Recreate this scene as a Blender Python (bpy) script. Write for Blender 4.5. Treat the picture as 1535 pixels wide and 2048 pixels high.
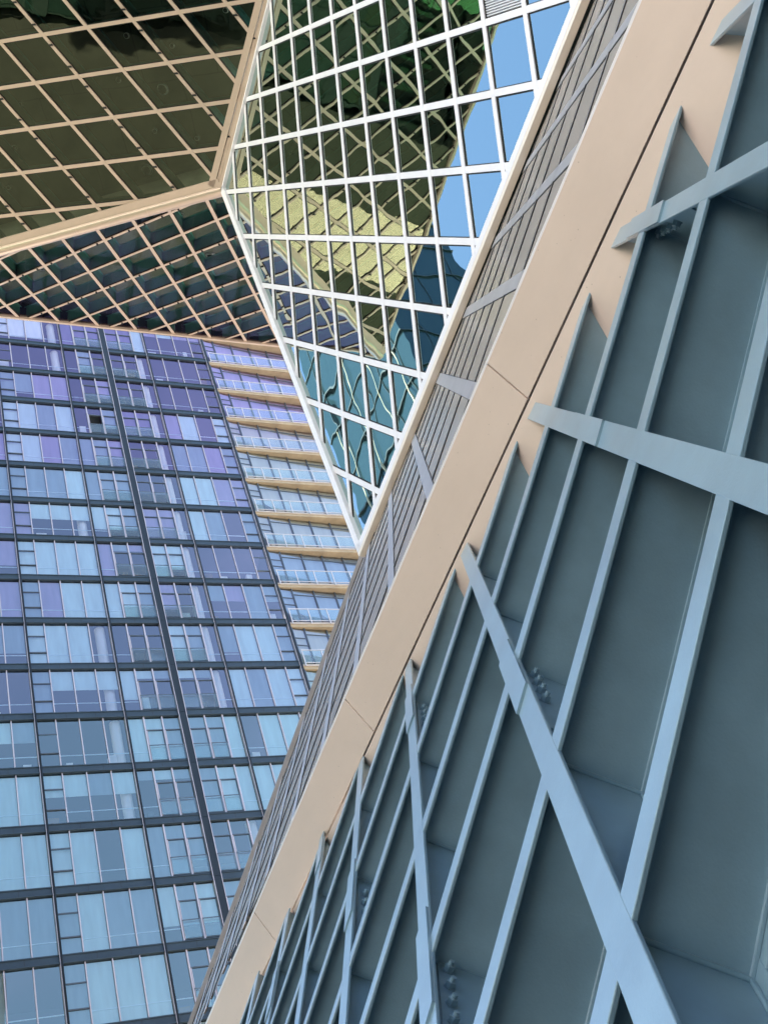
import bpy, math, random
import numpy as np
from mathutils import Vector, Matrix

for o in list(bpy.data.objects):
    bpy.data.objects.remove(o)
S = bpy.context.scene
COL = S.collection

# ------------------------------------------------------------------ camera
# world axes follow the street grid: +x right, +y away, +z up, metres
RW = np.array([[0.903491382, 0.044358167, 0.426304675], [-0.320335874, 0.730703635, 0.602874054], [-0.284759988, -0.681252193, 0.674393949]])          # survey frame -> world
CAMH = 1.6
cam = bpy.data.cameras.new('camera')
cam.sensor_fit = 'VERTICAL'; cam.sensor_height = 36.0
cam.lens = 2360.0 / 2048.0 * 36.0
cam.clip_start = 0.05; cam.clip_end = 3000
camo = bpy.data.objects.new('camera', cam); COL.objects.link(camo)
cx, cy, cz = RW @ np.array([1., 0, 0]), RW @ np.array([0, -1., 0]), RW @ np.array([0, 0, -1.])
camo.matrix_world = Matrix(((cx[0], cy[0], cz[0], 0), (cx[1], cy[1], cz[1], 0), (cx[2], cy[2], cz[2], CAMH), (0, 0, 0, 1)))
S.camera = camo

# ------------------------------------------------------------------ light
SUN_EL, SUN_AZ = 47.0, 86.0      # azimuth from +y towards +x
w = bpy.data.worlds.new('World'); S.world = w; w.use_nodes = True
nt = w.node_tree; bg = nt.nodes['Background']
sky = nt.nodes.new('ShaderNodeTexSky'); sky.sky_type = 'NISHITA'; sky.sun_disc = False
sky.sun_elevation = math.radians(SUN_EL); sky.sun_rotation = math.radians(SUN_AZ)
sky.air_density = 1.0; sky.dust_density = 0.6; sky.ozone_density = 1.0
nt.links.new(sky.outputs[0], bg.inputs[0]); bg.inputs[1].default_value = 0.09
sl = bpy.data.lights.new('sun', 'SUN'); sl.energy = 5.0; sl.angle = math.radians(0.5); sl.color = (1, .95, .87)
so = bpy.data.objects.new('sun', sl); COL.objects.link(so)
sd = Vector((math.sin(math.radians(SUN_AZ)) * math.cos(math.radians(SUN_EL)), math.cos(math.radians(SUN_AZ)) * math.cos(math.radians(SUN_EL)), math.sin(math.radians(SUN_EL))))
so.rotation_euler = sd.to_track_quat('Z', 'Y').to_euler(); so.location = (60, 0, 90)
S.view_settings.view_transform = 'Standard'; S.view_settings.look = 'None'
S.view_settings.gamma = 1; S.view_settings.exposure = 2.8
S.view_settings.use_curve_mapping = False
S.render.engine = 'CYCLES'
S.cycles.max_bounces = 10; S.cycles.glossy_bounces = 6; S.cycles.transparent_max_bounces = 16
S.cycles.use_denoising = True

# ------------------------------------------------------------------ materials
def mat(name, col, rough=.6, metal=0., spec=.5):
    m = bpy.data.materials.new(name); m.use_nodes = True
    p = m.node_tree.nodes['Principled BSDF']
    p.inputs['Base Color'].default_value = (*col, 1); p.inputs['Roughness'].default_value = rough
    p.inputs['Metallic'].default_value = metal; p.inputs['Specular IOR Level'].default_value = spec
    return m
def nodes(m): return m.node_tree.nodes, m.node_tree.links, m.node_tree.nodes['Principled BSDF']
def vary(m, scale=2., amt=.12, detail=6., bump=0., bscale=60., stretch=None, rv=0.):
    """mottled paint: noise on colour and fine bump"""
    N, L, p = nodes(m)
    tc = N.new('ShaderNodeTexCoord'); mp = N.new('ShaderNodeMapping')
    L.new(tc.outputs['Object'], mp.inputs[0])
    if stretch: mp.inputs['Scale'].default_value = stretch
    nz = N.new('ShaderNodeTexNoise'); nz.inputs['Scale'].default_value = scale; nz.inputs['Detail'].default_value = detail
    nz.inputs['Roughness'].default_value = .65
    L.new(mp.outputs[0], nz.inputs['Vector'])
    base = p.inputs['Base Color'].default_value[:]
    mx = N.new('ShaderNodeMix'); mx.data_type = 'RGBA'
    r = N.new('ShaderNodeMapRange'); r.inputs[1].default_value = .3; r.inputs[2].default_value = .7
    L.new(nz.outputs[0], r.inputs[0]); L.new(r.outputs[0], mx.inputs[0])
    mx.inputs[6].default_value = (*[c * (1 - amt) for c in base[:3]], 1)
    mx.inputs[7].default_value = (*[min(1, c * (1 + amt)) for c in base[:3]], 1)
    L.new(mx.outputs[2], p.inputs['Base Color'])
    if rv:
        r2 = N.new('ShaderNodeMapRange'); r2.inputs[3].default_value = p.inputs['Roughness'].default_value - rv
        r2.inputs[4].default_value = p.inputs['Roughness'].default_value + rv
        L.new(nz.outputs[0], r2.inputs[0]); L.new(r2.outputs[0], p.inputs['Roughness'])
    if bump:
        n2 = N.new('ShaderNodeTexNoise'); n2.inputs['Scale'].default_value = bscale; n2.inputs['Detail'].default_value = 4
        L.new(tc.outputs['Object'], n2.inputs['Vector'])
        b = N.new('ShaderNodeBump'); b.inputs['Strength'].default_value = 1; b.inputs['Distance'].default_value = bump
        L.new(n2.outputs[0], b.inputs['Height']); L.new(b.outputs[0], p.inputs['Normal'])
    return m
def glass(name, refl, gcol, tcol, wav=.003, wscale=1.1, rough=0.0, ior=1.5, body=None, bodyfac=0., stretch=(1, 1, 1), pane=.002):
    """coated glazing: mirror + see-through, faintly rippled like toughened glass"""
    m = bpy.data.materials.new(name); m.use_nodes = True
    N, L = m.node_tree.nodes, m.node_tree.links
    N.remove(N['Principled BSDF']); out = N['Material Output']
    gl = N.new('ShaderNodeBsdfGlossy'); gl.inputs[0].default_value = (*gcol, 1); gl.inputs['Roughness'].default_value = rough
    tr = N.new('ShaderNodeBsdfTransparent'); tr.inputs[0].default_value = (*tcol, 1)
    src = tr
    if body:
        df = N.new('ShaderNodeBsdfDiffuse'); df.inputs[0].default_value = (*body, 1)
        m0 = N.new('ShaderNodeMixShader'); m0.inputs[0].default_value = bodyfac
        L.new(tr.outputs[0], m0.inputs[1]); L.new(df.outputs[0], m0.inputs[2]); src = m0
    mx = N.new('ShaderNodeMixShader')
    fr = N.new('ShaderNodeFresnel'); fr.inputs[0].default_value = ior
    ma = N.new('ShaderNodeMath'); ma.operation = 'MULTIPLY_ADD'; ma.use_clamp = True
    ma.inputs[1].default_value = 1 - refl; ma.inputs[2].default_value = refl
    L.new(fr.outputs[0], ma.inputs[0]); L.new(ma.outputs[0], mx.inputs[0])
    L.new(src.outputs[0], mx.inputs[1]); L.new(gl.outputs[0], mx.inputs[2]); L.new(mx.outputs[0], out.inputs[0])
    tc = N.new('ShaderNodeTexCoord'); mp = N.new('ShaderNodeMapping'); mp.inputs['Scale'].default_value = stretch
    L.new(tc.outputs['Object'], mp.inputs[0])
    nz = N.new('ShaderNodeTexNoise'); nz.inputs['Scale'].default_value = wscale; nz.inputs['Detail'].default_value = 1.5
    nz.inputs['Roughness'].default_value = .4
    L.new(mp.outputs[0], nz.inputs['Vector'])
    b = N.new('ShaderNodeBump'); b.inputs['Strength'].default_value = 1; b.inputs['Distance'].default_value = wav
    L.new(nz.outputs[0], b.inputs['Height']); L.new(b.outputs[0], gl.inputs['Normal'])
    return m

def specks(m, scale=6., thr=.06, amt=.55):
    N, L, p = nodes(m)
    tc = N.new('ShaderNodeTexCoord'); vo = N.new('ShaderNodeTexVoronoi'); vo.inputs['Scale'].default_value = scale; vo.inputs['Randomness'].default_value = 1
    nz = N.new('ShaderNodeTexNoise'); nz.inputs['Scale'].default_value = scale * .35; nz.inputs['Detail'].default_value = 5
    L.new(tc.outputs['Object'], vo.inputs['Vector']); L.new(tc.outputs['Object'], nz.inputs['Vector'])
    a = N.new('ShaderNodeMath'); a.operation = 'MULTIPLY_ADD'; a.inputs[1].default_value = .16; L.new(nz.outputs[0], a.inputs[0]); L.new(vo.outputs['Distance'], a.inputs[2])
    r = N.new('ShaderNodeMapRange'); r.inputs[1].default_value = thr; r.inputs[2].default_value = thr + .05; r.inputs[3].default_value = amt; r.inputs[4].default_value = 0
    L.new(a.outputs[0], r.inputs[0])
    mx = N.new('ShaderNodeMix'); mx.data_type = 'RGBA'; src = p.inputs['Base Color'].links[0].from_socket
    L.new(src, mx.inputs[6]); mx.inputs[7].default_value = (.2, .15, .11, 1); L.new(r.outputs[0], mx.inputs[0]); L.new(mx.outputs[2], p.inputs['Base Color'])
    return m
M = {}
M['steel'] = vary(mat('painted_steel', (.225, .36, .43), .42), 2.2, .17, 10, .0010, 100, rv=.06)
M['steel'].node_tree.nodes['Principled BSDF'].inputs['Coat Weight'].default_value = 1.0; M['steel'].node_tree.nodes['Principled BSDF'].inputs['Coat IOR'].default_value = 1.65
M['steel'].node_tree.nodes['Principled BSDF'].inputs['Coat Roughness'].default_value = .30
M['beige'] = vary(mat('beige_metal', (.58, .46, .36), .42, .2), 3, .04, 6, .0002, 40, rv=.05)  # soffit frame metal, warm bounce light put into its colour
M['band'] = vary(mat('beige_fascia', (.74, .61, .525), .5, .1), 1.3, .06, 9, .0006, 25, stretch=(1.5, .5, 1), rv=.05)
M['white'] = vary(mat('white_metal', (.90, .88, .91), .4, .1), 3, .04, 6, .0002, 50)  # same frame metal on the wall, skylight put into the colour
M['grey'] = vary(mat('grey_metal', (.50, .49, .51), .4, .3), 3, .07, 6, .0003, 40)  # same frame metal on the skin, its duller light put into the colour
M['black'] = mat('black_gasket', (.012, .012, .012), .7)
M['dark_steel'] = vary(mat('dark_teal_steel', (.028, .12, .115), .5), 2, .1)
M['teal_steel'] = vary(mat('lit_teal_steel', (.14, .40, .34), .5), 2, .1)  # lower soffit's copy of the beam steel, interior light painted in as brightness
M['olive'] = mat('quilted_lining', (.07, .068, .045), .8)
M['soffit_glass'] = glass('soffit_glass', .0, (.92, .97, .80), (.50, .60, .54), .005, 1.3, ior=1.85)
M['lower_glass'] = glass('lower_soffit_glass', .0, (.60, .40, .62), (.72, .82, .78), .004, 1.2, ior=1.46)
M['wall_glass'] = glass('wall_glass', .55, (.80, 1, .94), (.09, .14, .14), .0048, .75, stretch=(1, 1.2, .8))
M['skin_glass'] = glass('skin_glass', .0, (.9, .87, .84), (.2, .2, .2), .003, 1.3, .22, ior=1.045, body=(.42, .375, .335), bodyfac=.94)
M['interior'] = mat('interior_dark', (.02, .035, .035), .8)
M['cream_edge'] = mat('cream_trim', (.9, .82, .72), .4, .1)
M['slate'] = vary(mat('slate_panel', (.026, .044, .062), .5, .0, .3), .8, .12)
M['slate2'] = mat('slate_cap', (.012, .019, .026), .5, .0, .25)
M['mullion'] = mat('thin_mullion', (.42, .38, .40), .4, .3)
M['darkmull'] = mat('dark_mullion', (.07, .09, .11), .4, .3)
M['concrete'] = vary(mat('balcony_concrete', (.30, .24, .155), .85), 1.2, .22, 9, .004, 8)
M['concrete_edge'] = vary(mat('balcony_edge', (.36, .32, .28), .8), 2, .15, 8)
M['rail'] = mat('rail_metal', (.50, .49, .50), .4, .2)
M['tglass'] = [glass('tower_glass_%d' % i, .16, g, (.86, .9, .95), .0035, .9, stretch=(1, 1, .5)) for i, g in enumerate([(.74, .58, .78), (.75, .75, .80), (.74, .85, .78)])]
M['bglass'] = glass('balustrade_glass', .04, (.75, .85, .88), (.80, .92, .92), .004, 4, body=(.5, .62, .65), bodyfac=.08, stretch=(1, 1, .25))
M['blind'] = [vary(mat('blind_%d' % i, c, .9), 2.2, .08, 2, stretch=(1, 1, .15)) for i, c in enumerate([(.66, .82, .82), (.34, .44, .50), (.44,.37,.56), (.26,.20,.38), (.88, .95, .96), (.14,.10,.28), (.58, .58, .46)])]
M['room'] = mat('room_wall', (.13, .12, .20), .9)
M['roomdark'] = mat('dark_room', (.03, .03, .025), .9)
M['column'] = mat('white_column', (.9, .88, .86), .7)
M['louvre'] = mat('louvre_white', (.8, .8, .82), .4, .2)
def quilt():
    m = M['olive']; N, L, p = nodes(m)
    tc = N.new('ShaderNodeTexCoord'); mp = N.new('ShaderNodeMapping'); L.new(tc.outputs['UV'], mp.inputs[0])
    br = N.new('ShaderNodeTexBrick'); br.inputs['Scale'].default_value = 1
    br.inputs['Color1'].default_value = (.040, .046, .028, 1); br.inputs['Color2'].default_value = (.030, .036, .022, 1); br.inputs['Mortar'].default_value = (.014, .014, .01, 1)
    br.inputs['Mortar Size'].default_value = .012; br.inputs['Brick Width'].default_value = 1.5; br.inputs['Row Height'].default_value = 1.25
    nz = N.new('ShaderNodeTexNoise'); nz.inputs['Scale'].default_value = 1.2; L.new(mp.outputs[0], nz.inputs[0])
    mx = N.new('ShaderNodeMix'); mx.data_type = 'VECTOR'; mx.inputs[0].default_value = .1
    L.new(mp.outputs[0], mx.inputs[4]); L.new(nz.outputs[1], mx.inputs[5]); L.new(mx.outputs[1], br.inputs[0])
    L.new(br.outputs[0], p.inputs[0])
    b = N.new('ShaderNodeBump'); b.inputs['Distance'].default_value = .12; b.inputs['Strength'].default_value = 1
    L.new(nz.outputs[0], b.inputs['Height']); L.new(b.outputs[0], p.inputs['Normal'])
quilt()

# ------------------------------------------------------------------ mesh helpers
class MB:
    def __init__(s): s.v = []; s.f = []; s.m = []
    def face(s, pts, mi=0):
        b = len(s.v); s.v += [tuple(map(float, p)) for p in pts]; s.f.append(tuple(range(b, b + len(pts)))); s.m.append(mi)
    def prism(s, bot, top, mi=0):
        """closed prism between two matching loops of 3-D points"""
        n = len(bot); b = len(s.v)
        s.v += [tuple(map(float, p)) for p in bot] + [tuple(map(float, p)) for p in top]
        s.f.append(tuple(range(b + n - 1, b - 1, -1))); s.f.append(tuple(range(b + n, b + 2 * n)))
        for i in range(n):
            j = (i + 1) % n; s.f.append((b + i, b + j, b + n + j, b + n + i))
        s.m += [mi] * (n + 2)
    def box(s, x0, x1, y0, y1, z0, z1, mi=0):
        b = [(x0, y0, z0), (x1, y0, z0), (x1, y1, z0), (x0, y1, z0)]
        s.prism(b, [(x, y, z1) for x, y, z in b], mi)
    def tube(s, a, b, r, n=10, mi=0, r2=None):
        a = Vector(a); b = Vector(b); d = (b - a).normalized()
        e = d.orthogonal().normalized(); g = d.cross(e); r2 = r if r2 is None else r2
        s.prism([a + (e * math.cos(2 * math.pi * k / n) + g * math.sin(2 * math.pi * k / n)) * r for k in range(n)],
                [b + (e * math.cos(2 * math.pi * k / n) + g * math.sin(2 * math.pi * k / n)) * r2 for k in range(n)], mi)
    def build(s, name, mats, parent=None, loc=None):
        me = bpy.data.meshes.new(name)
        o0 = Vector(loc) if loc is not None else Vector((0, 0, 0))
        me.from_pydata([tuple(Vector(v) - o0) for v in s.v], [], s.f)
        for m_ in (mats if isinstance(mats, (list, tuple)) else [mats]): me.materials.append(m_)
        me.polygons.foreach_set('material_index', s.m); me.update()
        o = bpy.data.objects.new(name, me); COL.objects.link(o)
        if loc is not None: o.location = o0
        if parent is not None: attach(o, parent)
        return o
def wloc(p):
    l = Vector(p.location)
    while p.parent: p = p.parent; l = l + Vector(p.location)
    return l
def attach(o, p):
    o.location = Vector(o.location) - wloc(p); o.parent = p
def thing(name, label, cat, loc=(0, 0, 0), group=None):
    o = bpy.data.objects.new(name, None); COL.objects.link(o); o.location = loc
    o['label'] = label; o['category'] = cat
    if group: o['group'] = group
    return o
def structure(o): o['kind'] = 'structure'; return o

# ------------------------------------------------------------------ the faces of the building
U = 1.23                                  # side of a lattice rhombus, metres
XL = {k: np.array(v) for k, v in {'P1': [[0.956033, 0.635036, -7.7275], [-0.019889, 0.727288, -9.484766], [-0.305184, 0.283614, 23.788862]], 'P2': [[0.825357, 0.098202, -6.906955], [-0.167199, 0.22045, -5.648902], [-0.550308, 0.973764, 27.679618]], 'P3': [[0.395907, 0.086833, -3.340582], [0.211263, 0.959109, -6.603553], [-0.873965, -0.278722, 24.392439]], 'P4': [[-0.004073, 0.31033, 1.002675], [0.127019, -0.868605, -2.183954], [-0.982704, 0.390832, 12.43397]], 'P5': [[-0.004375, 0.315916, 0.465952], [0.124012, -0.87938, 0.312992], [-0.984564, 0.383375, 6.184369]]}.items()}
NL = {}
for k, X in XL.items():
    n = np.cross(X[:, 0], X[:, 1]); n /= np.linalg.norm(n)
    NL[k] = -n if n @ X[:, 2] > 0 else n     # towards the viewer's side
def W(k, c, r, h=0.):
    """lattice coordinates (c, r) and height h (metres, outwards) on face k -> world"""
    return Vector(RW @ (XL[k] @ np.array([c, r, 1.]) * U + NL[k] * h)) + Vector((0, 0, CAMH))
def WN(k): return Vector(RW @ NL[k])
def LAT(k, p):
    """world point -> lattice coords on face k"""
    q = RW.T @ (np.array(p) - np.array([0, 0, CAMH])) / U
    X = XL[k]; s = np.linalg.solve(np.stack([X[:, 0], X[:, 1], NL[k]], 1), q - X[:, 2]); return s
def clip(poly, cp):
    """convex clip of a 2-D polygon"""
    def area(p): return sum(p[i][0] * p[(i + 1) % len(p)][1] - p[(i + 1) % len(p)][0] * p[i][1] for i in range(len(p)))
    if area(cp) < 0: cp = cp[::-1]
    out = list(poly)
    for i in range(len(cp)):
        a, b = cp[i], cp[(i + 1) % len(cp)]; inp = out; out = []
        if not inp: return []
        side = lambda p: (b[0] - a[0]) * (p[1] - a[1]) - (b[1] - a[1]) * (p[0] - a[0])
        for j in range(len(inp)):
            p, q = inp[j], inp[(j + 1) % len(inp)]; sp, sq = side(p), side(q)
            if sp >= 0: out.append(p)
            if (sp >= 0) != (sq >= 0):
                t = sp / (sp - sq); out.append((p[0] + (q[0] - p[0]) * t, p[1] + (q[1] - p[1]) * t))
    if len(out) < 3 or abs(area(out)) < 1e-5: return []
    return out
def slab(mb, k, poly, h0, h1, mi=0):
    if len(poly) < 3: return
    mb.prism([W(k, c, r, h0) for c, r in poly], [W(k, c, r, h1) for c, r in poly], mi)
S60 = math.sin(math.radians(60))
def strip(fam, idx, wid, poly, shift=0.):
    hw = wid / U / 2 / S60; BIG = 60
    a, b = idx - hw + shift, idx + hw + shift
    st = [(a, -BIG), (b, -BIG), (b, BIG), (a, BIG)] if fam == 'c' else [(-BIG, a), (BIG, a), (BIG, b), (-BIG, b)]
    return clip(st, poly)
def rng(poly, i):
    v = [p[i] for p in poly]; return range(math.ceil(min(v) - .05), math.floor(max(v) + .05) + 1)
def inset_edge(k, poly, i, wid, off=0.):
    """quad running along edge i of a lattice polygon, inside it, width in metres (true metric)"""
    a, b = poly[i], poly[(i + 1) % len(poly)]
    A, B = W(k, *a), W(k, *b); nrm = WN(k); d = (B - A).normalized(); s = nrm.cross(d)
    cen = sum((W(k, *p) for p in poly), Vector()) / len(poly)
    if (cen - A).dot(s) < 0: s = -s
    q = [A + s * off, B + s * off, B + s * (off + wid), A + s * (off + wid)]
    return [tuple(LAT(k, p)[:2]) for p in q]

FACE = {}
V0 = (1.981, 3.987)
FACE['P1'] = [V0, (-9.61, 5.70), (3.30, -7.20), (11.9, -5.93)]
V0b = (4.490, -.965)
FACE['P2'] = [V0b, (-7.36, -3.39), (6.5, 10.05), (12.4, 3.4)]
FACE['P3'] = [(.109, -.045), (6.346, 6.153), (6.346 + 7.93 * 1.35, 6.153 - 8.04 * 1.35), (.109 + 3.9 * 2.4, -.045 - 3.95 * 2.4)]
FACE['P4'] = [(-7.02, -4.31), (-7.02 + 7.49 * 1.5, -4.31 + 8.69 * 1.5), (-7.32 + 14.27 * 1.5, -11.82 + 13.2 * 1.5), (-8.32, -12.75)]
def glaze(mb, k, poly, rnd, tilt=.0015, h=0., skip=()):
    """one pane per rhombus, each a hair out of plane with its neighbours"""
    for i in range(min(rng(poly, 0)) - 1, max(rng(poly, 0)) + 1):
        for j in range(min(rng(poly, 1)) - 1, max(rng(poly, 1)) + 1):
            if (i, j) in skip: continue
            q = clip([(i, j), (i + 1, j), (i + 1, j + 1), (i, j + 1)], poly)
            if not q: continue
            ta, tb = rnd.gauss(0, tilt), rnd.gauss(0, tilt); cc = (i + .5, j + .5)
            fp = [W(k, c, r, h + (c - cc[0]) * ta * U + (r - cc[1]) * tb * U) for c, r in q]
            if (fp[1] - fp[0]).cross(fp[2] - fp[1]).dot(WN(k)) < 0: fp = fp[::-1]
            mb.face(fp)
rnd = random.Random(4)

lib = thing('library_building', 'angular glass and steel building with beige latticed soffits and white gridded wall overhead', 'building', (9, 6, 0))

def lattice_face(k, gname, barname, gm, bm, wc, wr, th, clampfam=None, tilt=.0015, skip=(), hf=0.0, gask=.02, parity=1):
    poly = FACE[k]
    g = MB(); glaze(g, k, poly, rnd, tilt, skip=skip)
    G = g.build(gname, gm, lib)
    for fam, i, wd, t in (('c', 0, wc, th), ('r', 1, wr, th - .004)):
        for idx in rng(poly, i):
            q = strip(fam, idx, wd, poly)
            if not q: continue
            mb = MB(); slab(mb, k, q, .012, t)
            qg = strip(fam, idx, wd + gask * 2, poly)
            slab(mb, k, qg, -.015, .010 if fam == 'c' else .007, 1)
            # joint lines at the crossings and small dark clamps beside them
            if fam == clampfam:
                o = range(-20, 20)
                for j in o:
                    for s_ in (-.24, .24):
                        if (idx + parity) % 2: continue
                        c, r = (idx, j + s_) if fam == 'c' else (j + s_, idx)
                        hw = .02; 
                        a = [(c - .035, r - hw), (c + .035, r - hw), (c + .035, r + hw), (c - .035, r + hw)] if fam == 'c' else [(c - hw, r - .035), (c + hw, r - .035), (c + hw, r + .035), (c - hw, r + .035)]
                        a = clip(a, poly)
                        if a: slab(mb, k, a, t, t + .03, 1)
            mb.build(barname, [bm, M['black']], G)
    return G
g1 = lattice_face('P1', 'soffit_glazing', 'soffit_mullion', M['soffit_glass'], M['beige'], .085, .09, .035, 'c')
g2 = lattice_face('P2', 'lower_soffit_glazing', 'lower_soffit_mullion', M['lower_glass'], M['beige'], .085, .075, .035, 'r', parity=1)
VENT = (12, -3)
g3 = lattice_face('P3', 'wall_glazing', 'wall_mullion', M['wall_glass'], M['white'], .10, .105, .03, None, tilt=.0018, skip=(VENT,))
g4 = lattice_face('P4', 'skin_glazing', 'skin_mullion', M['skin_glass'], M['grey'], .055, .17, .012, None, gask=.006)

# louvred vent panel set in one cell of the white wall
vb = MB()
c0, r0 = VENT
slab(vb, 'P3', [(c0, r0), (c0 + 1, r0), (c0 + 1, r0 + 1), (c0, r0 + 1)], -.06, -.05, 1)
for i in range(26):
    t = (i + .5) / 26
    q = [(c0 + .03, r0 + t - .009), (c0 + .97, r0 + t - .009), (c0 + .97, r0 + t + .009), (c0 + .03, r0 + t + .009)]
    slab(vb, 'P3', q, -.05, .0)
vb.build('louvre_vent', [M['louvre'], M['black']], g3)

specks(M['band'], 13., .10, .5)
# perimeter trims
def trim(name, k, poly, i, wid, h0, h1, m, off=0., parent=lib):
    mb = MB(); q = inset_edge(k, poly, i, wid, off)
    slab(mb, k, q, h0, h1); return mb.build(name, m, parent)
trim('edge_trim', 'P1', FACE['P1'], 0, .20, .0, .068, M['beige'], .13)
trim('edge_trim', 'P1', FACE['P1'], 0, .10, .0, .095, M['beige'], .02)
trim('edge_trim', 'P1', FACE['P1'], 3, .16, .0, .068, M['beige'], .24)
trim('edge_trim', 'P1', FACE['P1'], 3, .07, .0, .050, M['beige'], .155)
trim('edge_trim', 'P1', FACE['P1'], 3, .10, .0, .085, M['beige'], .04)
trim('edge_trim', 'P1', FACE['P1'], 1, .14, -.02, .075, M['beige'])
trim('edge_trim', 'P2', FACE['P2'], 1, .13, -.03, .07, M['beige'])
trim('edge_trim', 'P2', FACE['P2'], 0, .10, -.02, .066, M['beige'])
for i, off, wd in ((3, -.02, .13), (0, -.02, .17)):
    trim('edge_trim', 'P3', FACE['P3'], i, wd, -.02, .085, M['white'], off)
trim('edge_trim', 'P3', FACE['P3'], 1, .125, -.02, .085, M['white'], .085)
trim('edge_trim', 'P3', FACE['P3'], 1, .028, -.02, .04, M['black'], .057)
trim('edge_trim', 'P3', FACE['P3'], 1, .075, -.02, .10, M['cream_edge'], -.02)
trim('edge_trim', 'P4', FACE['P4'], 3, .06, -.05, .075, M['grey'])
# rounded gutter pipe along the fold of the two soffits
mb = MB(); a = W('P1', *FACE['P1'][0]); b = W('P1', *FACE['P1'][1]); d = (b - a)
npx = 6
for i in range(npx):
    p = a + d * (i / npx) ; q = a + d * ((i + 1) / npx) - d.normalized() * .004
    nn = (WN('P1') + WN('P2')).normalized() * -.02
    mb.tube(p + nn, q + nn, .15, 24)
pipe = mb.build('gutter_pipe', vary(mat('gutter_metal', (.62, .49, .39), .30, .45), 3, .03), lib)
for p_ in pipe.data.polygons: p_.use_smooth = True
pipe.data.set_sharp_from_angle(angle=.6)

# linings and deep beams behind the two soffits
def uvplane(name, k, poly, h, m):
    me = bpy.data.meshes.new(name); me.from_pydata([W(k, c, r, h) for c, r in poly], [], [tuple(range(len(poly)))])
    uv = me.uv_layers.new(name='UVMap')
    for l, (c, r) in zip(me.loops, [poly[l.vertex_index] for l in me.loops]): uv.data[l.index].uv = (c * 1.0 + r * .5, r * .87)
    me.materials.append(m); o = bpy.data.objects.new(name, me); COL.objects.link(o); attach(o, lib); return o
def scalep(poly, s):
    cx_ = sum(p[0] for p in poly) / len(poly); cy_ = sum(p[1] for p in poly) / len(poly)
    return [(cx_ + (p[0] - cx_) * s, cy_ + (p[1] - cy_) * s) for p in poly]
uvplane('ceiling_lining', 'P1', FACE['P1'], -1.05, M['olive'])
uvplane('ceiling_lining', 'P2', FACE['P2'], -.80, vary(mat('lower_lining', (.26, .26, .19), .85), 1.5, .15))  # lining colour raised to paint in light inside the lower soffit
for k in ('P1', 'P2'):
    mb = MB()
    for fam, i in (('c', 0), ('r', 1)):
        for idx in rng(FACE[k], i):
            q = strip(fam, idx, .018, FACE[k])
            if q: slab(mb, k, q, -.36, -.05)
            q = strip(fam, idx, .12, FACE[k])
            if q: slab(mb, k, q, -.375 - (.003 if fam == 'r' else 0), -.362)
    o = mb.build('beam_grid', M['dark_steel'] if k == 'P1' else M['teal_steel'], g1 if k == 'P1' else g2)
# round lights in the lining
def pix(x, y): return RW @ np.array([(x - 767.5) / 2360., (y - 1024.) / 2360., 1.])
def onface(k, h, x, y):
    n = np.array(WN(k)); p0 = np.array(W(k, 0, 0, h)) - np.array([0, 0, CAMH]); d = pix(x, y)
    t = (n @ p0) / (n @ d); return Vector(d * t) + Vector((0, 0, CAMH))
for k, h, lst in (('P1', -1.03, [(326, 178, .13), (295, 339, .12), (254, 71, .065), (238, 160, .06), (224, 244, .055), (311, 261, .06), (395, 276, .055), (377, 352, .06), (345, 91, .055), (30, 295, .06), (19, 374, .06), (42, 208, .05), (452, 20, .06), (9, 450, .06)]),
                  ('P2', -.78, [(361, 427, .08), (421, 509, .12), (85, 537, .06)])):
    for x, y, r in lst:
        p = onface(k, h, x, y); n = WN(k); e = n.orthogonal().normalized(); g = n.cross(e)
        mb = MB(); NN = 20
        ring = lambda rr, hh: [p + n * hh + (e * math.cos(2 * math.pi * q / NN) + g * math.sin(2 * math.pi * q / NN)) * rr for q in range(NN)]
        a_, b_, c_ = ring(r * 1.2, .0), ring(r * 1.1, .05), ring(r * .88, .05)
        for q in range(NN):
            z = (q + 1) % NN
            mb.face([a_[q], a_[z], b_[z], b_[q]]); mb.face([b_[q], b_[z], c_[z], c_[q]])
        mb.face(ring(r * .9, .03), 1)
        mb.build('ceiling_light', [mat('light_ring', (.6, .6, .55), .4), M['black']], lib)
# dark sheets added behind wall and skin against sun leaking through; outer shell that closes the volume
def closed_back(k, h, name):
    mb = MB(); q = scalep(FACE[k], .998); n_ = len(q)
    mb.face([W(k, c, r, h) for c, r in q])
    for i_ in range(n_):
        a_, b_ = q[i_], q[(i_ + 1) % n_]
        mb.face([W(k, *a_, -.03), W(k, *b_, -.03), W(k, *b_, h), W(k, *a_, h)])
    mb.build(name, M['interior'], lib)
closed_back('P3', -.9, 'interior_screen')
mb = MB()      # end walls that close the soffit volumes
for k, e_, h in (('P1', 1, -1.05), ('P1', 2, -1.05), ('P2', 1, -.8), ('P2', 2, -.8)):
    q = scalep(FACE[k], .999); a_, b_ = q[e_], q[(e_ + 1) % 4]
    mb.face([W(k, *a_, -.02), W(k, *b_, -.02), W(k, *b_, h), W(k, *a_, h)])
mb.build('end_wall', M['interior'], lib)
mb = MB(); mb.box(28, 48, -60, 10, 0, 40); mb.build('sun_blocker', M['grey'], lib)  # unseen block added to shade the ground near the lattice
mb = MB(); mb.face([W('P4', c, r, -.25) for c, r in FACE['P4']])
mb.build('skin_backing', M['interior'], lib)
mb = MB()   # lid over the soffit volumes
for k, h in (('P1', -1.15), ('P2', -.9)):
    mb.face([W(k, c, r, h) + Vector((0, 0, .1)) for c, r in FACE[k]])
mb.build('roof_deck', M['interior'], lib)

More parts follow.
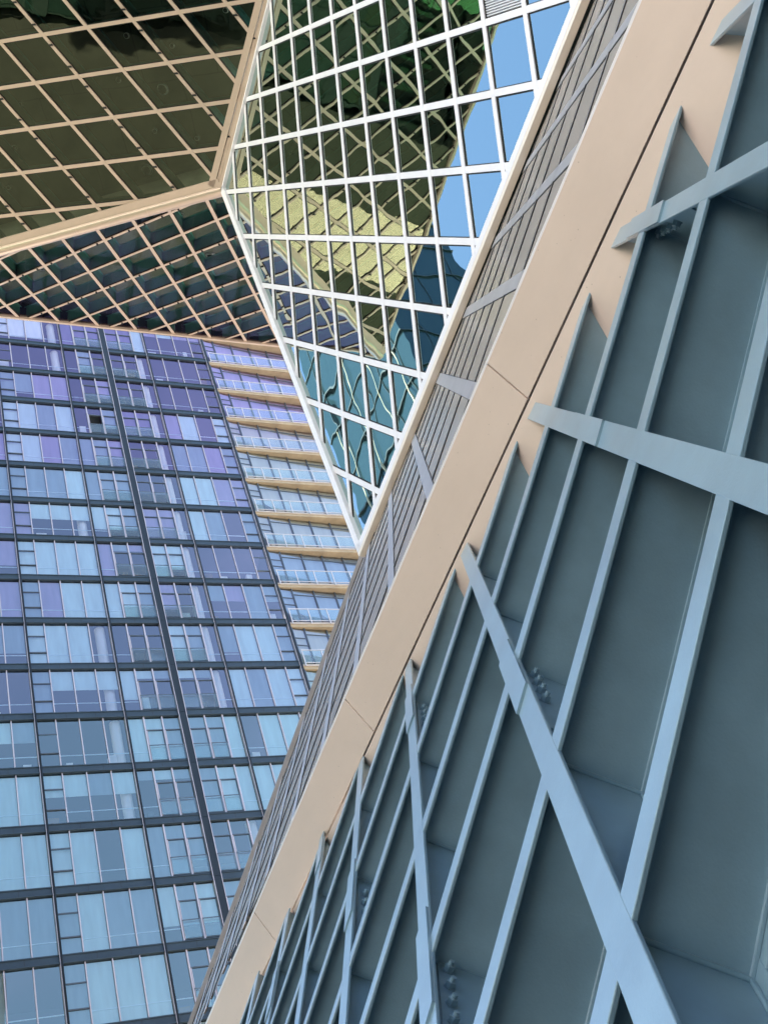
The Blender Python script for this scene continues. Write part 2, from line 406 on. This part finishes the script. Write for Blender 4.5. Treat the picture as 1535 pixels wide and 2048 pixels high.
# ------------------------------------------------------------------ fascia, gap, closure
G0, G1 = (2.521, 3.130), (-7.327, -6.120)      # gap line on the lattice plane
A0, A1 = W('P5', *G0), W('P5', *G1)
gd = (A1 - A0).normalized()                     # runs along the building, level
gd.z = 0; gd.normalize()
P0 = (A0 + A1) / 2
upd = Vector((0, 0, 1)); outd = gd.cross(upd)
if outd.dot(WN('P5')) < 0: outd = -outd
bd = (upd * .913 + outd * .408).normalized()    # fascia leans outwards as it rises
fn = gd.cross(bd)
if fn.dot(-P0 + Vector((0, 0, CAMH))) < 0: fn = -fn
BW = .40
def along(x, y):   # position along the gap from an image column, used once to space the real panel joints
    d = Vector(pix(x, y)); n = fn; t = (P0 - Vector((0, 0, CAMH))).dot(n) / d.dot(n); return (Vector((0, 0, CAMH)) + d * t - P0).dot(gd)
joints = [along(1022, 770), along(715, 1427), along(521, 1842)]
step = (joints[2] - joints[0]) / 2
js = [joints[0] - step * 2, joints[0] - step, *joints, joints[2] + step, joints[2] + 2 * step]
for a, b in zip(js[:-1], js[1:]):
    mb = MB(); gp = .006
    p = P0 + gd * (a + gp); q = P0 + gd * (b - gp)
    mb.prism([p - fn * .05, q - fn * .05, q - fn * .05 + bd * BW, p - fn * .05 + bd * BW], [p, q, q + bd * BW, p + bd * BW])
    o = mb.build('fascia_panel', M['band'], lib)
    bv = o.modifiers.new('b', 'BEVEL'); bv.width = .004; bv.segments = 2
mb = MB(); p = P0 + gd * js[0]; q = P0 + gd * js[-1]     # backing strip in the joints
mb.prism([p - fn * .07, q - fn * .07, q - fn * .07 + bd * BW, p - fn * .07 + bd * BW], [p - fn * .03 + bd * .01, q - fn * .03 + bd * .01, q - fn * .03 + bd * (BW - .01), p - fn * .03 + bd * (BW - .01)])
mb.build('joint_backing', mat('joint_shadow', (.35, .28, .22), .7), lib)
# lip on top of the fascia, in front of the glass skin
mb = MB(); t0, t1 = p + bd * BW, q + bd * BW
mb.prism([t0 - fn * .05, t1 - fn * .05, t1 - fn * .002, t0 - fn * .002], [t0 - fn * .05 + bd * .018, t1 - fn * .05 + bd * .018, t1 - fn * .002 + bd * .018, t0 - fn * .002 + bd * .018])
mb.build('fascia_lip', M['white'], lib)
n5 = WN('P5')
# black slot
dn = (n5.cross(gd)); 
if dn.z > 0: dn = -dn
mb = MB(); s0, s1 = P0 + gd * js[0], P0 + gd * js[-1]
mb.face([s0 - fn * .04 - dn * .0, s1 - fn * .04, s1 - fn * .04 + dn * .12 - n5 * .10, s0 - fn * .04 + dn * .12 - n5 * .10])
mb.build('shadow_slot', M['black'], lib)
# inner closure strip between the steel webs
c_a, c_b = W('P5', 2.05, 2.598, 0), W('P5', 2.05, 2.402, -.195 * U)
cd = (c_b - c_a).normalized(); cd = (cd - gd * cd.dot(gd)).normalized()
e0 = s0 + dn * .066 - n5 * .006; e1 = s1 + dn * .066 - n5 * .006
mb = MB(); NS = 6; prof = []
for i in range(NS + 1):
    t = i / NS; prof.append(cd * (.62 * t) - (cd.cross(gd).normalized() * (0)) )
for i in range(NS):
    mb.face([e0 + prof[i], e1 + prof[i], e1 + prof[i + 1], e0 + prof[i + 1]])
mb.build('closure_panel', M['band'], lib)

# ------------------------------------------------------------------ foreground steel lattice
lat = thing('steel_lattice', 'pale blue painted diagonal steel I-beam lattice leaning away below the beige fascia', 'steel lattice', (W('P5', 4, 0).x, W('P5', 4, 0).y, 0))
gl0 = LAT('P5', e0 )[:2]; gl1 = LAT('P5', e1)[:2]
low0 = s0 + dn * ((s0.z + 0.0) / -dn.z); low1 = s1 + dn * (s1.z / -dn.z)
F5 = [tuple(gl0), tuple(gl1), tuple(LAT('P5', low1)[:2]), tuple(LAT('P5', low0)[:2])]
FW, WT, FT, DEP = .118, .012, .016, .355
CO = {-1: .008, 0: .02, 1: -.005, 2: -.01, 3: -.01, 4: -.015}
def beam(fam, idx, t_extra=0.):
    """one continuous rolled section: front flange, web, back flange"""
    mb = MB(); off = 0.002 if fam == 'c' else 0.
    q = strip(fam, idx, FW, F5)
    if not q: return None
    slab(mb, 'P5', q, -FT - off, -off)
    qw = strip(fam, idx, WT, F5); slab(mb, 'P5', qw, -DEP + FT, -FT - off)
    qb = strip(fam, idx, FW, F5); slab(mb, 'P5', qb, -DEP - off, -DEP + FT - off)
    # weld fillets where the web meets the back flange
    for s_ in (-1, 1):
        qf = strip(fam, idx + s_ * .011, .012, F5)
        if qf: slab(mb, 'P5', qf, -DEP + FT - off, -DEP + FT + .012)
    if fam == 'r':      # weld beads where the webs meet
        e_ = WT / U / 2 / S60 + .004
        for cidx in rng(F5, 0):
            cc = cidx + CO.get(cidx, 0)
            for sc, sr in ((1, 1), (1, -1)):
                a_ = W('P5', cc + sc * e_, idx + sr * e_, -FT); b_ = W('P5', cc + sc * e_, idx + sr * e_, -DEP + FT)
                if clip([(cc - .01, idx - .01), (cc + .01, idx - .01), (cc + .01, idx + .01), (cc - .01, idx + .01)], F5): mb.tube(a_, b_, .010, 6)
    o = mb.build('steel_beam', M['steel'], lat)
    bv = o.modifiers.new('b', 'BEVEL'); bv.width = .003; bv.segments = 2; bv.limit_method = 'ANGLE'
    return o
AB, BB = {}, {}
RO = {-2: -.03, -1: -.02, 0: -.003, 1: .012, 2: .035}
for idx in rng(F5, 0): AB[idx] = beam('c', idx + CO.get(idx, 0))
for idx in rng(F5, 1): BB[idx] = beam('r', idx + RO.get(idx, 0))
# splices on the crossing beams: stepped flange plate, web plate and four bolts
def splice(r, c, up_=True):
    if BB.get(r) is None: return
    rr = r + RO.get(r, 0)
    mb = MB(); hw = FW / U / 2 / S60
    c0, c1 = c - .62, c
    q = [(c0, rr - hw), (c1, rr - hw), (c1, rr + hw), (c0, rr + hw)]
    slab(mb, 'P5', q, .0, .012)
    s_ = 1 if up_ else -1
    hwt = WT / U / 2 / S60; tp = .010 / U / S60
    ra, rb = rr + s_ * hwt, rr + s_ * (hwt + tp)
    q = [(c1 - .42, ra), (c1 + .30, ra), (c1 + .30, rb), (c1 - .42, rb)]
    if s_ < 0: q = q[::-1]
    slab(mb, 'P5', q, -DEP + .05, -.045)
    mb.build('splice_plate', M['steel'], BB[r])
    for i in range(4):
        cc = c1 - .31 + i * .10
        p = W('P5', cc, rb, -.087); ax = (W('P5', cc, rb + s_, 0) - W('P5', cc, rb, 0)); ax = ax - WN('P5') * ax.dot(WN('P5'))
        bdir = (W('P5', 1, 0) - W('P5', 0, 0)).normalized(); ax = (ax - bdir * ax.dot(bdir)).normalized()
        m2 = MB(); m2.tube(p, p + ax * .004, .025, 20); m2.tube(p + ax * .004, p + ax * .027, .022, 6); m2.tube(p + ax * .027, p + ax * .043, .011, 12)
        m2.build('bolt', M['steel'], BB[r])
for r, c in ((2, 2.34), (1, 2.39), (0, 2.37), (0, -1.), (-1, -.55), (-1, 2.35), (-2, -.48), (-2, -3.4), (-3, -3.4), (-3, -.45), (-4, -3.4), (-4, -6.4), (-5, -6.4)):
    splice(r, c, not (r == 2))
    
# dark glazing added behind the lattice, opaque to keep the sun out
mb = MB(); q5 = F5; slab(mb, 'P5', q5, -.62, -.60)
mb.build('sun_backing', mat('inner_glass', (.02, .03, .035), .08), lib)

# ------------------------------------------------------------------ apartment tower
FLR = 3.2; KT = 3.2 / 2.9
TO = Vector((8.835 * KT, 43.572 * KT, 62.821 * KT + CAMH))
tow = thing('apartment_tower', 'tall apartment tower of bluish purple glass with slate floor bands and curved balconies', 'building', (TO.x + 8, TO.y + 8, 0))
CU = [v * KT for v in (-4.04, 0, 4.04, 6.72, 9.45, 13.45)]
CAP = [.11, .11, .11, .37, .11, .15]
YF = TO.y
R0, R1 = -3, 17
trnd = random.Random(11)
SPH = .41
# opaque body (side walls and back), set well behind the rooms
mb = MB(); mb.box(CU[0] + TO.x, TO.x + 30, YF + 4.2, YF + 20, 0, TO.z + FLR * 3.4)
mb.box(CU[0] + TO.x, TO.x + 13.4 * KT, YF + .02, YF + 4.1, 0, TO.z - FLR * R1 - .3)
mb.build('wall', M['room'], tow)
for r in range(R0, R1 + 1):
    z = TO.z - FLR * r; mb = MB()
    for i in range(5):
        x0, x1 = TO.x + CU[i] + CAP[i] / 2, TO.x + CU[i + 1] - CAP[i + 1] / 2
        mb.box(x0, x1, YF - .05, YF + .2, z - SPH / 2, z + SPH / 2)
        mb.box(x0, x1, YF - .09, YF - .052, z + SPH / 2 - .05, z + SPH / 2 - .002); mb.box(x0, x1, YF - .11, YF - .052, z - SPH / 2 + .002, z - SPH / 2 + .06)
        n_ = 3 if x1 - x0 > 3 else 2
        for q in range(1, n_): mb.box(x0 + (x1 - x0) * q / n_ - .008, x0 + (x1 - x0) * q / n_ + .008, YF - .054, YF - .05, z - SPH / 2 + .07, z + SPH / 2 - .06, 1)
    mb.build('floor_band', [M['slate'], M['black']], tow)
    mb = MB(); mb.box(TO.x + CU[0], TO.x + CU[-1], YF + .21, YF + 4.15, z - .13, z + .12); mb.build('floor_slab', M['room'], tow)
for i in range(6):
    mb = MB(); x = TO.x + CU[i]; hw = CAP[i] / 2
    if i == 3:
        for r in range(R0, R1):
            mb.box(x - hw, x + hw, YF - .12, YF + .25, TO.z - FLR * (r + 1) + .008, TO.z - FLR * r - .008)
        mb.box(x - hw - .03, x - hw, YF - .14, YF + .2, TO.z - FLR * R1, TO.z - FLR * R0, 1); mb.box(x + hw, x + hw + .03, YF - .14, YF + .2, TO.z - FLR * R1, TO.z - FLR * R0, 1)
    else:
        mb.box(x - hw, x - .012, YF - .12, YF + .25, TO.z - FLR * R1, TO.z - FLR * R0); mb.box(x + .012, x + hw, YF - .12, YF + .25, TO.z - FLR * R1, TO.z - FLR * R0)
        mb.box(x - hw - .015, x - hw, YF - .13, YF + .1, TO.z - FLR * R1, TO.z - FLR * R0, 1)
    mb.build('column_cover', [M['slate2'], M['mullion']], tow)
def tintclass(r): return 0 if r <= 3 else (1 if r <= 9 else 2)
def blindmat(r, q=None):
    x = trnd.random()
    if r <= 2: return 2 if x < .5 else 3
    if r <= 7: return 0 if x < .55 else (2 if x < .75 else 1)
    return 0 if x < .75 else 1
FUR = [mat('furniture_white', (.85, .85, .84), .7), mat('furniture_brown', (.22, .12, .07), .6), mat('furniture_dark', (.05, .06, .08), .6)]
def window(r, i):
    zt = TO.z - FLR * (r - 1) - SPH / 2 - FLR; zb = TO.z - FLR * (r + 1) + SPH / 2   # between band r (above) and r+1
    zt = TO.z - FLR * r - SPH / 2
    x0, x1 = TO.x + CU[i] + CAP[i] / 2, TO.x + CU[i + 1] - CAP[i + 1] / 2
    H = zt - zb; Wd = x1 - x0
    fr = MB(); gl = MB(); bl = MB(); ra = MB(); bal = MB(); fu = MB()
    Y = YF + .03
    def vbar(f, h0=0, h1=1, w_=.05, mi=0): fr.box(x0 + Wd * f - w_ / 2, x0 + Wd * f + w_ / 2, Y - .07, Y + .05, zb + H * h0, zb + H * h1, mi)
    def hbar(f0, f1, h, w_=.05, mi=1): fr.box(x0 + Wd * f0 + .026, x0 + Wd * f1 - .026, Y - .062, Y + .04, zb + H * h - w_ / 2, zb + H * h + w_ / 2, mi)
    def pane(f0, f1, h0=0, h1=1, dy=0., t=.0015):
        a, b = trnd.gauss(0, t), trnd.gauss(0, t)
        p = [(x0 + Wd * f0, zb + H * h0), (x0 + Wd * f1, zb + H * h0), (x0 + Wd * f1, zb + H * h1), (x0 + Wd * f0, zb + H * h1)]
        cx_, cz_ = (p[0][0] + p[1][0]) / 2, (p[0][1] + p[2][1]) / 2
        gl.face([(x, Y + dy + (x - cx_) * a + (z - cz_) * b, z) for x, z in p])
    state = trnd.random()
    # a household draws its blinds alike
    lvl = 0. if state < .58 else (1. if state > .86 else trnd.choice([.25, .3, .55, .8]))
    if r <= 2: lvl = 1. if state > .55 else (.85 if state > .4 else 0.)
    bm = blindmat(r)
    def bmi():
        y_ = trnd.random(); return 0 if y_ < .72 else (2 if y_ < .86 or r > 7 else 3)
    if r == -1 and i in (0, 1): lvl, bm = .22, 4
    def blind(f0, f1, l=None):
        l_ = lvl if l is None else l
        if trnd.random() < .12: l_ = trnd.choice([0, 1, .3])
        if l_ > .45 and trnd.random() < .5:
            ww = trnd.uniform(.25, .6); xx = x0 + Wd * f0 + .1 + trnd.random() * max(.05, Wd * (f1 - f0) - ww - .2); hh = trnd.choice([.45, .6, .8, 1.2])
            fu.box(xx, xx + ww, Y + .35, Y + .7, zb, zb + hh, trnd.choice([0, 0, 1, 2]))
        if l_ >= .99: return
        bl.box(x0 + Wd * f0 + .03, x0 + Wd * f1 - .03, Y + .10, Y + .108, zb + H * l_, zb + H - .02, bmi())
    if i in (0, 1, 4):
        fr_ = [0, .21, .475, .745, 1] if i != 4 else [0, .235, .51, .79, 1]
        op = 0 if i != 4 else 3
        for q in range(4):
            a, b = fr_[q], fr_[q + 1]
            if q: vbar(a)
            if q == op:
                hbar(a, b, .68); hbar(a, b, .28)
                pane(a, b, .68, 1); pane(a, b, .28, .68, -.03, .004); pane(a, b, 0, .28); blind(a, b)
            else:
                pane(a, b); blind(a, b, (1. if trnd.random() < .5 else None) if (q == 3 and i == 1) else None)
                ra.box(x0 + Wd * a + .03, x0 + Wd * b - .03, Y + .07, Y + .09, zb + H * .235, zb + H * .25)
    else:
        seq = [('p', 0, .31), ('w', .31, .66), ('w', .66, 1)] if i == 2 else [('w', 0, .35), ('w', .35, .70), ('p', .70, 1)]
        for kx, a, b in seq:
            if a > 0: vbar(a, w_=.07)
            if kx == 'p':
                pane(a, b); blind(a, b, (1. if trnd.random() < .55 else None) if i == 3 else None)
                ra.box(x0 + Wd * a + .03, x0 + Wd * b - .03, Y + .07, Y + .09, zb + H * .235, zb + H * .25)
            else:
                hbar(a, b, .70); hbar(a, b, .03)
                vbar(a + .025, .03, .69, .03, 0); vbar(b - .025, .03, .69, .03, 1)
                opened = (r, i, a) in ((2, 2, .31),)
                pane(a, b, .70, 1)
                if opened:
                    bl.box(x0 + Wd * a + .05, x0 + Wd * b - .05, Y + .5, Y + .51, zb, zb + H, 1)
                else:
                    pane(a + .03, b - .03, .34, .68, -.02, .004); pane(a + .03, b - .03, .0, .33, .0, .004); blind(a, b)
                bal.face([(x0 + Wd * a + .06, Y - .10, zb + H * .04), (x0 + Wd * b - .06, Y - .10, zb + H * .04), (x0 + Wd * b - .06, Y - .10, zb + H * .34), (x0 + Wd * a + .06, Y - .10, zb + H * .34)])
                fr.box(x0 + Wd * a + .05, x0 + Wd * b - .05, Y - .115, Y - .085, zb + H * .34, zb + H * .355, 1)
    fo = fr.build('window', [M['mullion'], M['darkmull']], tow, (x0, Y, zb))
    gl.build('pane', M['tglass'][tintclass(r)], fo)
    if bl.f: bl.build('blind', [M['blind'][bm], M['roomdark'], M['blind'][1 if bm != 1 else 0], M['blind'][2 if r > 2 else 0]], fo)
    if fu.f: fu.build('furniture', FUR, fo)
    if ra.f: ra.build('rail', mat('inner_rail', (.8, .95, 1), .3) if 'rail_in' not in M else M['rail_in'], fo)
    if bal.f: bal.build('balustrade', M['bglass'], fo)
M['rail_in'] = mat('inner_rail', (.8, .95, 1), .3)
for r in range(R0, R1):
    for i in range(5): window(r, i)
# round interior columns near the third cap and the fifth
for x in (TO.x + 3.62 * KT, TO.x + 8.95 * KT):
    mb = MB()
    for r in range(R0, R1): mb.tube((x, YF + .55, TO.z - FLR * (r + 1) + .125), (x, YF + .55, TO.z - FLR * r - .135), .27, 20)
    o = mb.build('interior_column', M['column'], tow)
    for p_ in o.data.polygons: p_.use_smooth = True
    o.data.set_sharp_from_angle(angle=.6)
mb = MB(); mb.box(CU[0] + TO.x - .1, TO.x + 30, YF - .2, YF + 4.19, TO.z + FLR * 3 + .24, TO.z + FLR * 3.3); mb.build('parapet', M['slate'], tow)
# balconies: straight front edge, window wall bowing inwards
BX0, BX1 = TO.x + 13.55 * KT, TO.x + 26.5 * KT
def depth(x):
    s = max(0, min(1, (x - BX0) / 10.)); return .05 + .62 * (1 - (1 - s) ** 1.6)
for r in range(-3, 16):
    z = TO.z - FLR * r - .10
    NX = 24; xs = [BX0 + (BX1 - BX0) * q / NX for q in range(NX + 1)]
    fpt = [(x, YF - .04, 0) for x in xs]; bpt = [(x, YF + depth(x) + .3, 0) for x in xs]
    loop = fpt + bpt[::-1]
    mb = MB()
    for q in range(NX):
        l = [fpt[q], fpt[q + 1], bpt[q + 1], bpt[q]]
        mb.prism([(a, b, z - .30) for a, b, _ in l], [(a, b, z) for a, b, _ in l], 0)
    mb.box(xs[0], xs[-1], YF - .09, YF - .042, z - .10, z + .02, 1)
    bo = mb.build('balcony', [M['concrete'], M['concrete_edge']], tow, (BX0, YF, z))
    # railing
    rl = MB(); gl_ = MB(); x = BX0 + .15; k_ = 0
    while x < BX1 - .3:
        rl.box(x - .025, x + .025, YF - .16, YF - .10, z - .12, z + 1.08)
        gl_.face([(x + .06, YF - .12, z + .12), (x + 1.14, YF - .12, z + .12), (x + 1.14, YF - .12, z + 1.02), (x + .06, YF - .12, z + 1.02)])
        x += 1.2
    rl.box(BX0 + .1, BX1 - .2, YF - .15, YF - .11, z + 1.02, z + 1.06); rl.box(BX0 + .1, BX1 - .2, YF - .15, YF - .11, z + .09, z + .12)
    rl.build('railing', M['rail'], bo); gl_.build('railing_glass', M['bglass'], bo)
    # recessed window wall under this slab's upper neighbour
    fr = MB(); gl = MB(); bl = MB(); x = BX0 + .05; zt = z + FLR - .22; segs = []
    wds = [.8] + [1.45] * 8
    for w_ in wds:
        xa, xb = x, x + w_; ya, yb = YF + depth(xa), YF + depth(xb)
        gl.face([(xa, ya, z + .02), (xb, yb, z + .02), (xb, yb, zt), (xa, ya, zt)])
        fr.box(xa - .03, xa + .03, ya - .06, ya + .03, z, zt)
        dx, dy = xb - xa, yb - ya
        for hh in ([.02, 1.55, 2.1] if w_ < 1 else [.02, 2.42]):
            fr.prism([(xa + .031, ya - .03, z + hh), (xb - .031, yb - .03, z + hh), (xb - .031, yb + .02, z + hh), (xa + .031, ya + .02, z + hh)], [(xa + .031, ya - .03, z + hh + .06), (xb - .031, yb - .03, z + hh + .06), (xb - .031, yb + .02, z + hh + .06), (xa + .031, ya + .02, z + hh + .06)])
        bl.face([(xa + .03, ya + .14, z + (.02 if trnd.random() < .7 else 1.2)), (xb - .03, yb + .14, z + .02), (xb - .03, yb + .14, zt), (xa + .03, ya + .14, zt)])
        x = xb
    fo = fr.build('balcony_window', M['darkmull'], tow, (BX0, YF, z))
    gl.build('pane', M['tglass'][tintclass(r)], fo); bl.build('blind', M['blind'][2 if r < 3 else trnd.choice([1, 6, 6])], fo)

# ------------------------------------------------------------------ ground and the city around
mb = MB(); mb.face([(-700, -700, 0), (700, -700, 0), (700, 700, 0), (-700, 700, 0)])
structure(mb.build('ground', vary(mat('ground_concrete', (.40, .34, .29), .9), .3, .15)))
mb = MB(); mb.face([(-13, -300, .004), (-3, -300, .004), (-3, 300, .004), (-13, 300, .004)])
structure(mb.build('road', vary(mat('asphalt', (.055, .055, .058), .85), 1.5, .2)))
mb = MB(); mb.box(-3, -2.8, -300, 300, 0, .13); mb.box(-2.8, 14, -300, 40, 0, .128)
mb.box(-60, -13.2, -140, -22, 0, .05)  # dark lot out of view, added to cut light bounced onto the webs
structure(mb.build('pavement_and_dark_lot', vary(mat('paving', (.05, .055, .06), .9), 1, .12)))

def block(name, label, x0, x1, y0, y1, h, wall, gm, flr=3.6, bay=1.6, band=.7, faces=('E', 'N', 'S', 'W'), off=.12, mull=.12):
    b = thing(name, label, 'building', ((x0 + x1) / 2, (y0 + y1) / 2, 0))
    mb = MB(); mb.box(x0 + off, x1 - off, y0 + off, y1 - off, 0, h - .3); mb.build('glazing', gm, b)
    mb = MB(); z = 0
    while z < h - band:
        mb.box(x0, x1, y0, y1, z, z + band); z += flr
    mb.box(x0, x1, y0, y1, h - band, h); mb.build('floor_band', wall, b)
    mb = MB(); 
    y = y0 + bay / 2
    while y < y1:
        mb.box(x0 + .03, x1 - .03, y - mull / 2, y + mull / 2, .1, h - .1); y += bay
    x = x0 + bay / 2
    while x < x1:
        mb.box(x - mull / 2, x + mull / 2, y0 + .03, y1 - .03, .1, h - .1); x += bay
    mb.build('facade_rib', wall, b)
    return b
teal_g = glass('teal_facade', .03, (.35, .5, .6), (0, 0, 0), .002, .5, body=(.020, .040, .050), bodyfac=1.)
teal_w = mat('teal_band', (.015, .031, .038), .5)
tt = block('teal_office_tower', 'teal glass office tower mirrored in the white gridded wall', -24, -16, 38.3, 51.8, 84, teal_w, teal_g, 3.9, 2.6, .12, mull=.03)
mb = MB()
for q in range(4): mb.box(-15.97, -15.9, 39.9 + q * 3.4, 39.96 + q * 3.4, 34, 66 + 5 * (q % 3))
mb.build('light_strip', mat('cream_strip', (.36, .33, .25), .5), tt)
cream = mat('cream_stone', (.95, .74, .50), .85)
olive = vary(mat('olive_stone', (.05, .052, .03), .85), .6, .2)
dk = mat('dark_window', (.02, .03, .028), .15)
ob = block('stone_building', 'olive and cream stone building mirrored in the soffit glass', -40, -17, 19.4, 31, 36, olive, dk, 3.7, 2.4, 1.5, mull=.9)
mb = MB(); mb.box(-17.6, -16.7, 23.6, 27.2, 25.2, 36.4); mb.box(-17.6, -16.75, 27.4, 31.2, 28.5, 30); mb.box(-17.6, -16.75, 19.2, 23.4, 24.5, 25.6)
o = mb.build('cream_pier', cream, ob)
block('dark_glass_building', 'low dark glass building mirrored in the soffit glass', -40, -17.2, 2, 19.3, 31, mat('dark_green_band', (.02, .04, .025), .5), glass('dark_green_facade', .05, (.6, .9, .7), (0, 0, 0), .002, .5, body=(.012, .03, .018), bodyfac=1.), 3.6, 1.8, .5, mull=.1)
gg = glass('green_facade', .12, (.7, 1, .8), (0, 0, 0), .002, .5, body=(.10, .28, .11), bodyfac=1.)
block('green_glass_building', 'green glass building mirrored in the soffit glass', -70, -46, 10, 46, 58, mat('green_band', (.12, .24, .12), .5), gg, 3.6, 1.8, .5, mull=.08)
br = vary(mat('brown_brick', (.10, .08, .045), .9), .8, .2)
block('brick_tower', 'brown brick tower mirrored in the lowest apartment panes', -40, 20.6, -64, -42, 73, br, dk, 3.3, 2.2, 1.6, mull=1.0)

bounce_mat = vary(mat('reflector', (.56, .53, .50), .85), .5, .08)
block('bounce_block', 'pale limestone block, unseen, added to bounce fill light', -72, -46, -22, 9, 66, bounce_mat, dk, 3.8, 3.0, 1.9, mull=1.5)  # pale mass out of view, added to throw fill light on the building
